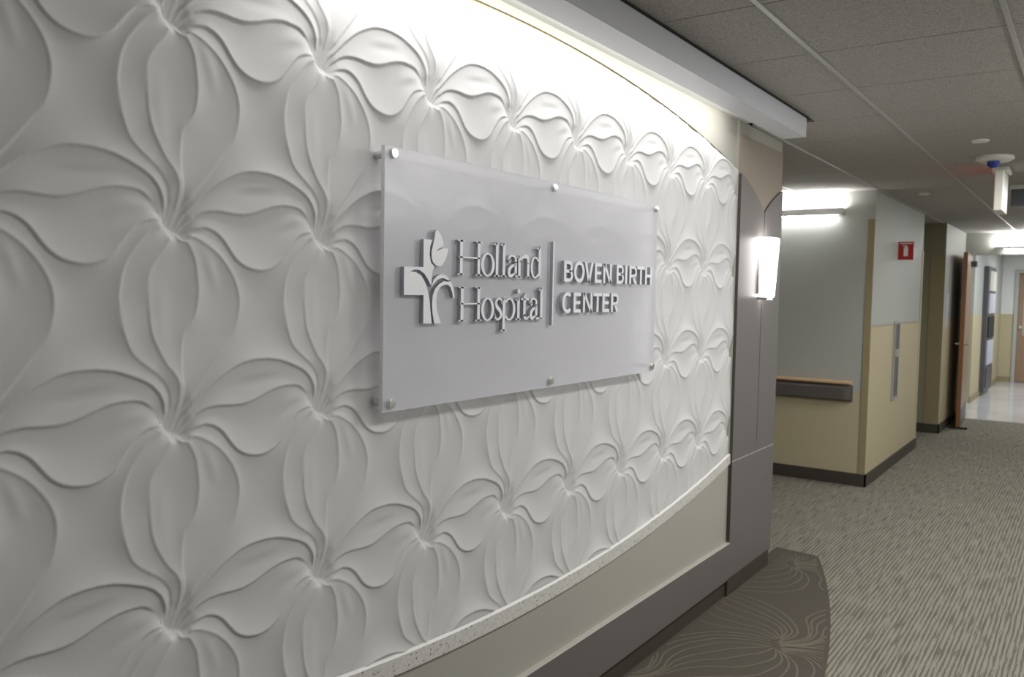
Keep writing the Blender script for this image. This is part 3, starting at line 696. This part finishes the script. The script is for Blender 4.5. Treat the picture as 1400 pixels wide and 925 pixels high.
pp(MB().prism_x([(PY0, .712), (PY0, 2.172)] + [(y - .002, z - .004) for y, z in sL[1:]] + [(4.463, .76), (4.463, .712)], 0, PX).build('petal_panel', 'grey_lam', bevel=.001))
pp(MB().prism_x([(PY1, .712), (PY1, 2.157)] + [(y + .002, z - .004) for y, z in sR[1:]] + [(4.471, .76), (4.471, .712)], 0, PX).build('petal_panel', 'grey_lam', bevel=.001))
pp(MB().box((0, PY0, .712), (PX - .0005, PY1, .76)).build('joint_rail', 'grey_lam'))
pp(MB().box((0, 4.4635, .76), (.003, 4.4705, 2.013)).build('groove', 'black'))
pp(MB().box((0, PY0, .098), (PX, PY1, .706)).build('lower_panel', 'grey_lam', bevel=.001))
pp(MB().box((0, PY0, .704), (PX - .004, PY1, .714)).build('joint_strip', 'white'))
pp(MB().box((0, PY0 - .0, 0), (PX - .004, PY1 - .02, .098)).build('base', 'base'))
pp(MB().box((0, 4.0965, .30), (PX + .001, PY0, 2.17)).build('edge_trim', 'base'))

# sconce
sc = thing('wall_sconce', 'lit white tapered wall sconce on the grey pilaster', 'sconce', loc=(PX, 4.455, 1.71))
def scp(o): o.parent = sc; o.location = Vector(o.location) - sc.location; return o
mb = MB(); n = 17; rows = [(1.555, .060, .050), (1.565, .062, .052), (1.862, .088, .066), (1.870, .086, .064)]
vs = []
for z, hw, dp in rows:
    for k in range(n):
        a = math.pi * (k / (n - 1)); ca, sa = math.cos(a), math.sin(a)
        e = .55
        vs.append((PX + .012 + dp * abs(sa) ** e, 4.455 - hw * math.copysign(abs(ca) ** e, ca), z))
fs = [(j * n + k, j * n + k + 1, (j + 1) * n + k + 1, (j + 1) * n + k) for j in range(3) for k in range(n - 1)] + [tuple(range(n)), tuple(range(3 * n, 4 * n))]
mb.add(vs, fs); scp(mb.build('shade', 'lens', None, True))
scp(MB().box((PX, 4.385, 1.57), (PX + .012, 4.525, 1.86)).build('back_plate', 'metal'))
for yy in (4.40, 4.50):
    scp(MB().box((PX, yy - .006, 1.538), (PX + .05, yy + .006, 1.555)).build('clip', 'metal'))
scp(MB().box((PX, 4.532, 1.866), (PX + .05, 4.540, 1.878)).build('clip', 'metal'))

# ------------------------------------------------------------------ alcove fittings
hr = thing('handrail', 'grey bumper handrail with light wood top along the alcove wall', 'handrail')
mb = MB()
def rail(mb, x0, x1, y, d, z0, z1, rz, mi=0):
    """rounded rail with a rounded return at the +x end"""
    prof = [(0, z0 + rz), (d * .5, z0), (d, z0 + rz), (d, z1 - rz), (d * .5, z1), (0, z1 - rz)]
    path = [(x0, 1.0), (x1 - d, 1.0)] + [(x1 - d + d * math.sin(a), math.cos(a)) for a in np.linspace(.3, 1.55, 6)]
    vs = []
    for px, s in path:
        for q, z in prof: vs.append((px, y - max(.002, q * s if s > .05 else q * .05), z))
    m_ = len(prof); fs = [(j * m_ + k, j * m_ + (k + 1) % m_, (j + 1) * m_ + (k + 1) % m_, (j + 1) * m_ + k) for j in range(len(path) - 1) for k in range(m_)]
    fs += [tuple(range(m_)), tuple(range((len(path) - 1) * m_, len(path) * m_))]
    mb.add(vs, fs, mi)
rail(mb, -2.19, -.118, 7.249, .075, .700, .832, .02); mb.build('bumper', 'bumper', hr, True)
mb = MB(); rail(mb, -2.19, -.124, 7.249, .062, .836, .872, .012); mb.build('grip', 'wood_rail', hr, True)
def wall_light(label, x0, x1, y, z0, z1, d, power, cy=-1):
    t = thing('linear_light', label, 'light', 'linear wall lights')
    MB().box((x0, y + cy * d, z0), (x1, y + cy * d * .9, z1)).box((x0, y + cy * d * .9, z0), (x1, y, z0 + .012)).box((x0, y + cy * d * .9, z0), (x0 + .01, y, z1)).box((x1 - .01, y + cy * d * .9, z0), (x1, y, z1)).build('housing', 'white', t, bevel=.003)
    top = z1 + (.03 if power else -.012)
    MB().box((x0 + .02, y + cy * d * .85, z0 + .013), (x1 - .02, y + cy * d * .15, top)).build('lens', 'tube', t)
    MB().box((x0 + .1, y + cy * d * .7, z0 - .004), (x1 - .05, y + cy * d * .3, z0)).build('lower_lens', 'lens_low', t)
    return t
wall_light('linear uplight on the alcove wall above the handrail', -1.6, -.235, 7.249, 2.245, 2.30, .09, 0)
wall_light('bright linear light on the header above the hall opening', .39, 1.60, 12.449, 2.225, 2.262, .09, 1)

# fire extinguisher cabinet
fc = thing('extinguisher_cabinet', 'narrow steel extinguisher cabinet recessed in the beige corridor wall', 'cabinet', loc=(0, 8.29, 1.0))
def fp(o): o.parent = fc; o.location = Vector(o.location) - fc.location; return o
mb = MB(); a0, a1, b0, b1, fw_ = 8.17, 8.41, .636, 1.352, .022
for q in (((.002, a0, b0), (.018, a0 + fw_, b1)), ((.002, a1 - fw_, b0), (.018, a1, b1)), ((.002, a0 + fw_, b0), (.018, a1 - fw_, b0 + fw_)), ((.002, a0 + fw_, b1 - fw_), (.018, a1 - fw_, b1))): mb.box(*q)
fp(mb.build('frame', 'steel')); fp(MB().box((.0021, a0 + fw_, b0 + fw_), (.010, a1 - fw_, b1 - fw_)).build('door', 'cab_grey'))
fp(MB().box((.010, 8.20, 1.03), (.045, 8.225, 1.10)).build('handle', 'metal', bevel=.004))
# projecting extinguisher sign
fs_ = thing('extinguisher_sign', 'red projecting sign with white extinguisher symbol on the corridor wall', 'sign', loc=(.0, 8.24, 2.0))
def ep(o): o.parent = fs_; o.location = Vector(o.location) - fs_.location; return o
ep(MB().box((.001, 8.24, 1.915), (.128, 8.246, 2.078)).build('plate', 'red')); ep(MB().box((.0, 8.238, 1.915), (.004, 8.262, 2.078)).build('flange', 'red'))
mb = MB().box((.046, 8.2385, 1.955), (.082, 8.2405, 2.03)).box((.054, 8.2385, 2.03), (.074, 8.2405, 2.045)).box((.035, 8.2385, 2.038), (.062, 8.2405, 2.045)).box((.046, 8.2385, 1.948), (.082, 8.2405, 1.955))
ep(mb.build('symbol', 'plastic')); ep(MB().box((.012, 8.2385, 2.058), (.118, 8.2405, 2.067)).build('symbol', 'plastic'))
# white notice on the far wall
tag(box('wall_notice', (.052, 10.90, 1.24), (.055, 11.12, 1.635), 'paper'), 'printed paper notice on the corridor wall before the open wooden door', 'notice')

# ------------------------------------------------------------------ open wooden door by the hall opening
od = thing('wooden_door', 'open honey wood door with steel lever beside the hall opening', 'door', loc=(.19, 11.3, 0))
od.rotation_euler.z = math.radians(3.5)
MB().box((-.023, 0, .012), (.022, 1.10, 2.135)).box((.0221, .002, .012), (.0226, 1.10, 2.135), 1).box((-.023, -.0005, .012), (.022, 0.0, 2.135), 0).build('leaf', ['wood', 'wood_face'], od)
MB().box((.0226, .03, .03), (.025, 1.07, .24)).build('kick_plate', 'cab_grey', od)
for sx in (-1, 1):
    hd = MB().lathe((sx * .023, .07, 1.03), (sx, 0, 0), [(.026, 0), (.026, .008), (.011, .010), (.011, .05)], 16).build('lever', 'metal', od, True)
    MB().box((sx * .065 - .009, .06, 1.02), (sx * .065 + .009, .18, 1.04)).build('lever_arm', 'metal', hd, bevel=.004)
MB().box((-.10, -.015, .006), (.10, .03, .022)).build('door_stop', 'black', od)
MB().box((.025, .80, 1.99), (.085, 1.05, 2.06)).build('door_closer', 'cab_grey', od)

# hall equipment cabinet, hall door
hc = thing('hall_cabinet', 'tall grey equipment cabinet on the left wall of the bright hall', 'cabinet', loc=(0, 16.0, 0))
def hp(o): o.parent = hc; o.location = Vector(o.location) - hc.location; return o
hp(MB().box((-.016, 15.45, .06), (.05, 16.6, 2.12)).build('body', 'cab_grey'))
for k, (z0, z1, mt) in enumerate(((1.72, 2.05, 'plastic'), (1.35, 1.68, 'paper'), (.95, 1.3, 'black'), (.5, .9, 'paper'), (.12, .45, 'cab_grey'))):
    hp(MB().box((.05, 15.6, z0), (.065, 16.5, z1)).build('drawer', mt))
fr = MB().box((.20, 18.58, 0), (.26, 18.82, 2.16)).box((1.19, 18.58, 0), (1.25, 18.82, 2.16)).box((.26, 18.58, 2.10), (1.19, 18.82, 2.16))
struct(fr.build('trim_8', 'sage'))
d3 = struct(MB().box((.262, 18.66, .01), (1.188, 18.70, 2.10), 0).build('door_1', ['wood_face']))
pn = MB().box((.345, 18.655, .9), (.55, 18.66, 1.95)).build('pane', 'cream', d3)
hd = MB().lathe((.31, 18.66, 1.06), (0, -1, 0), [(.03, 0), (.03, .01), (.012, .012), (.012, .06)], 16).build('door_handle', 'metal', d3, True)

# ------------------------------------------------------------------ ceiling devices
def disc(name, label, cat, x, y, r, hgt, mt, group=None):
    o = MB().lathe((0, 0, 0), (0, 0, -1), [(r, 0), (r, hgt * .6), (r * .9, hgt), (r * .3, hgt)], 28).build(name, mt, None, True)
    o.location = (x, y, H); return tag(o, label, cat, group)
disc('sprinkler_cover', 'flat round white sprinkler cover on the ceiling nearest the soffit end', 'sprinkler', .938, 5.27, .045, .010, 'plastic')
disc('sprinkler_cover', 'flat round white sprinkler cover on the ceiling before the extinguisher sign', 'sprinkler', .285, 7.66, .045, .010, 'plastic')
dm = thing('ceiling_dome', 'round white ceiling unit with a blue glass dome', 'dome light', loc=(.953, 5.9, H))
MB().lathe((0, 0, 0), (0, 0, -1), [(.105, 0), (.105, .018), (.085, .030), (.05, .030)], 32).build('base', 'plastic', dm, True)
MB().lathe((-.008, 0, 0), (0, 0, -1), [(.040, .028)] + [(.040 * math.cos(a), .030 + .040 * math.sin(a)) for a in np.linspace(.1, 1.5, 7)], 24).build('lens', 'blue', dm, True)
es = thing('exit_sign', 'slim white exit sign box hanging from the ceiling seen edge on', 'sign', loc=(.945, 6.3, H))
MB().box((-.025, 0, -.29), (.025, .34, -.03)).build('housing', 'plastic', es, bevel=.004)
MB().box((-.027, .02, -.26), (-.0251, .32, -.06)).build('lit_face', 'redglow', es)
MB().box((-.05, .05, -.03), (.05, .29, 0)).build('canopy', 'plastic', es, bevel=.004)
hs = thing('ceiling_box', 'grey panelled box with white frame hanging under the ceiling behind the exit sign', 'ceiling box', loc=(1.02, 7.4, H))
MB().box((-.09, .01, -.16), (.09, .05, -.03)).build('panel', 'cab_grey', hs)
MB().box((-.10, 0, -.03), (.10, .06, 0)).box((.09, 0, -.17), (.10, .06, -.03)).build('frame', 'plastic', hs)

# ------------------------------------------------------------------ woven leaf lines of the border carpet
mb = MB()
def ribbon(pts, wd):
    ribbon.k = getattr(ribbon, 'k', 0) + 1
    P, s = catmull(pts, 8); P = P[::18] if len(P) > 60 else P[::4]
    T = np.gradient(P, axis=0); T /= np.maximum(1e-9, np.hypot(T[:, 0], T[:, 1]))[:, None]; Nn = np.c_[-T[:, 1], T[:, 0]]
    for i in range(len(P) - 1):
        q = [P[i] + Nn[i] * wd / 2, P[i + 1] + Nn[i + 1] * wd / 2, P[i + 1] - Nn[i + 1] * wd / 2, P[i] - Nn[i] * wd / 2]
        if all(.012 < a[0] < xe(a[1]) - .012 and -.5 < a[1] < 5.05 for a in q):
            mb.add([(a[0], a[1], .0046 + ribbon.k * 2e-6) for a in q], [(0, 1, 2, 3)])
rng = random.Random(11)
KS = .86; ROT = -.55
def cmap(q, ox, oy):
    x, y = q[0] * KS, q[1] * KS
    return (ox + x * math.cos(ROT) - y * math.sin(ROT), oy + x * math.sin(ROT) + y * math.cos(ROT))
base_c = {k: catmull(v[0])[0] for k, v in CURVES.items()}
def even(P, n=26):
    d = np.r_[0, np.cumsum(np.hypot(*np.diff(P, axis=0).T))]; t = np.linspace(0, d[-1], n)
    return np.c_[np.interp(t, d, P[:, 0]), np.interp(t, d, P[:, 1])]
ev = {k: even(v) for k, v in base_c.items()}
lines = [ev[k] for k in ('ARCH', 'MID', 'LOBE', 'R_OUT', 'R_IN', 'L_OUT', 'L_IN')]
for a_, b_ in (('ARCH', 'MID'), ('MID', 'LOBE'), ('R_OUT', 'R_IN'), ('L_OUT', 'L_IN'), ('L_IN', 'R_IN')):
    for t in (.3, .62): lines.append(ev[a_] * (1 - t) + ev[b_] * t)
for ci in range(-6, 8):
    for cj in range(-6, 8):
        ox, oy = cmap((ci, cj), .42, 3.62)
        if not (-1.6 < ox < 2 and -2 < oy < 6.5): continue
        for P in lines:
            ribbon([cmap(q, ox, oy) for q in P[::3]] + [cmap(P[-1], ox, oy)], .009)
lp = mb.build('leaf_lines', 'mat_line', border); lp['kind'] = 'stuff'
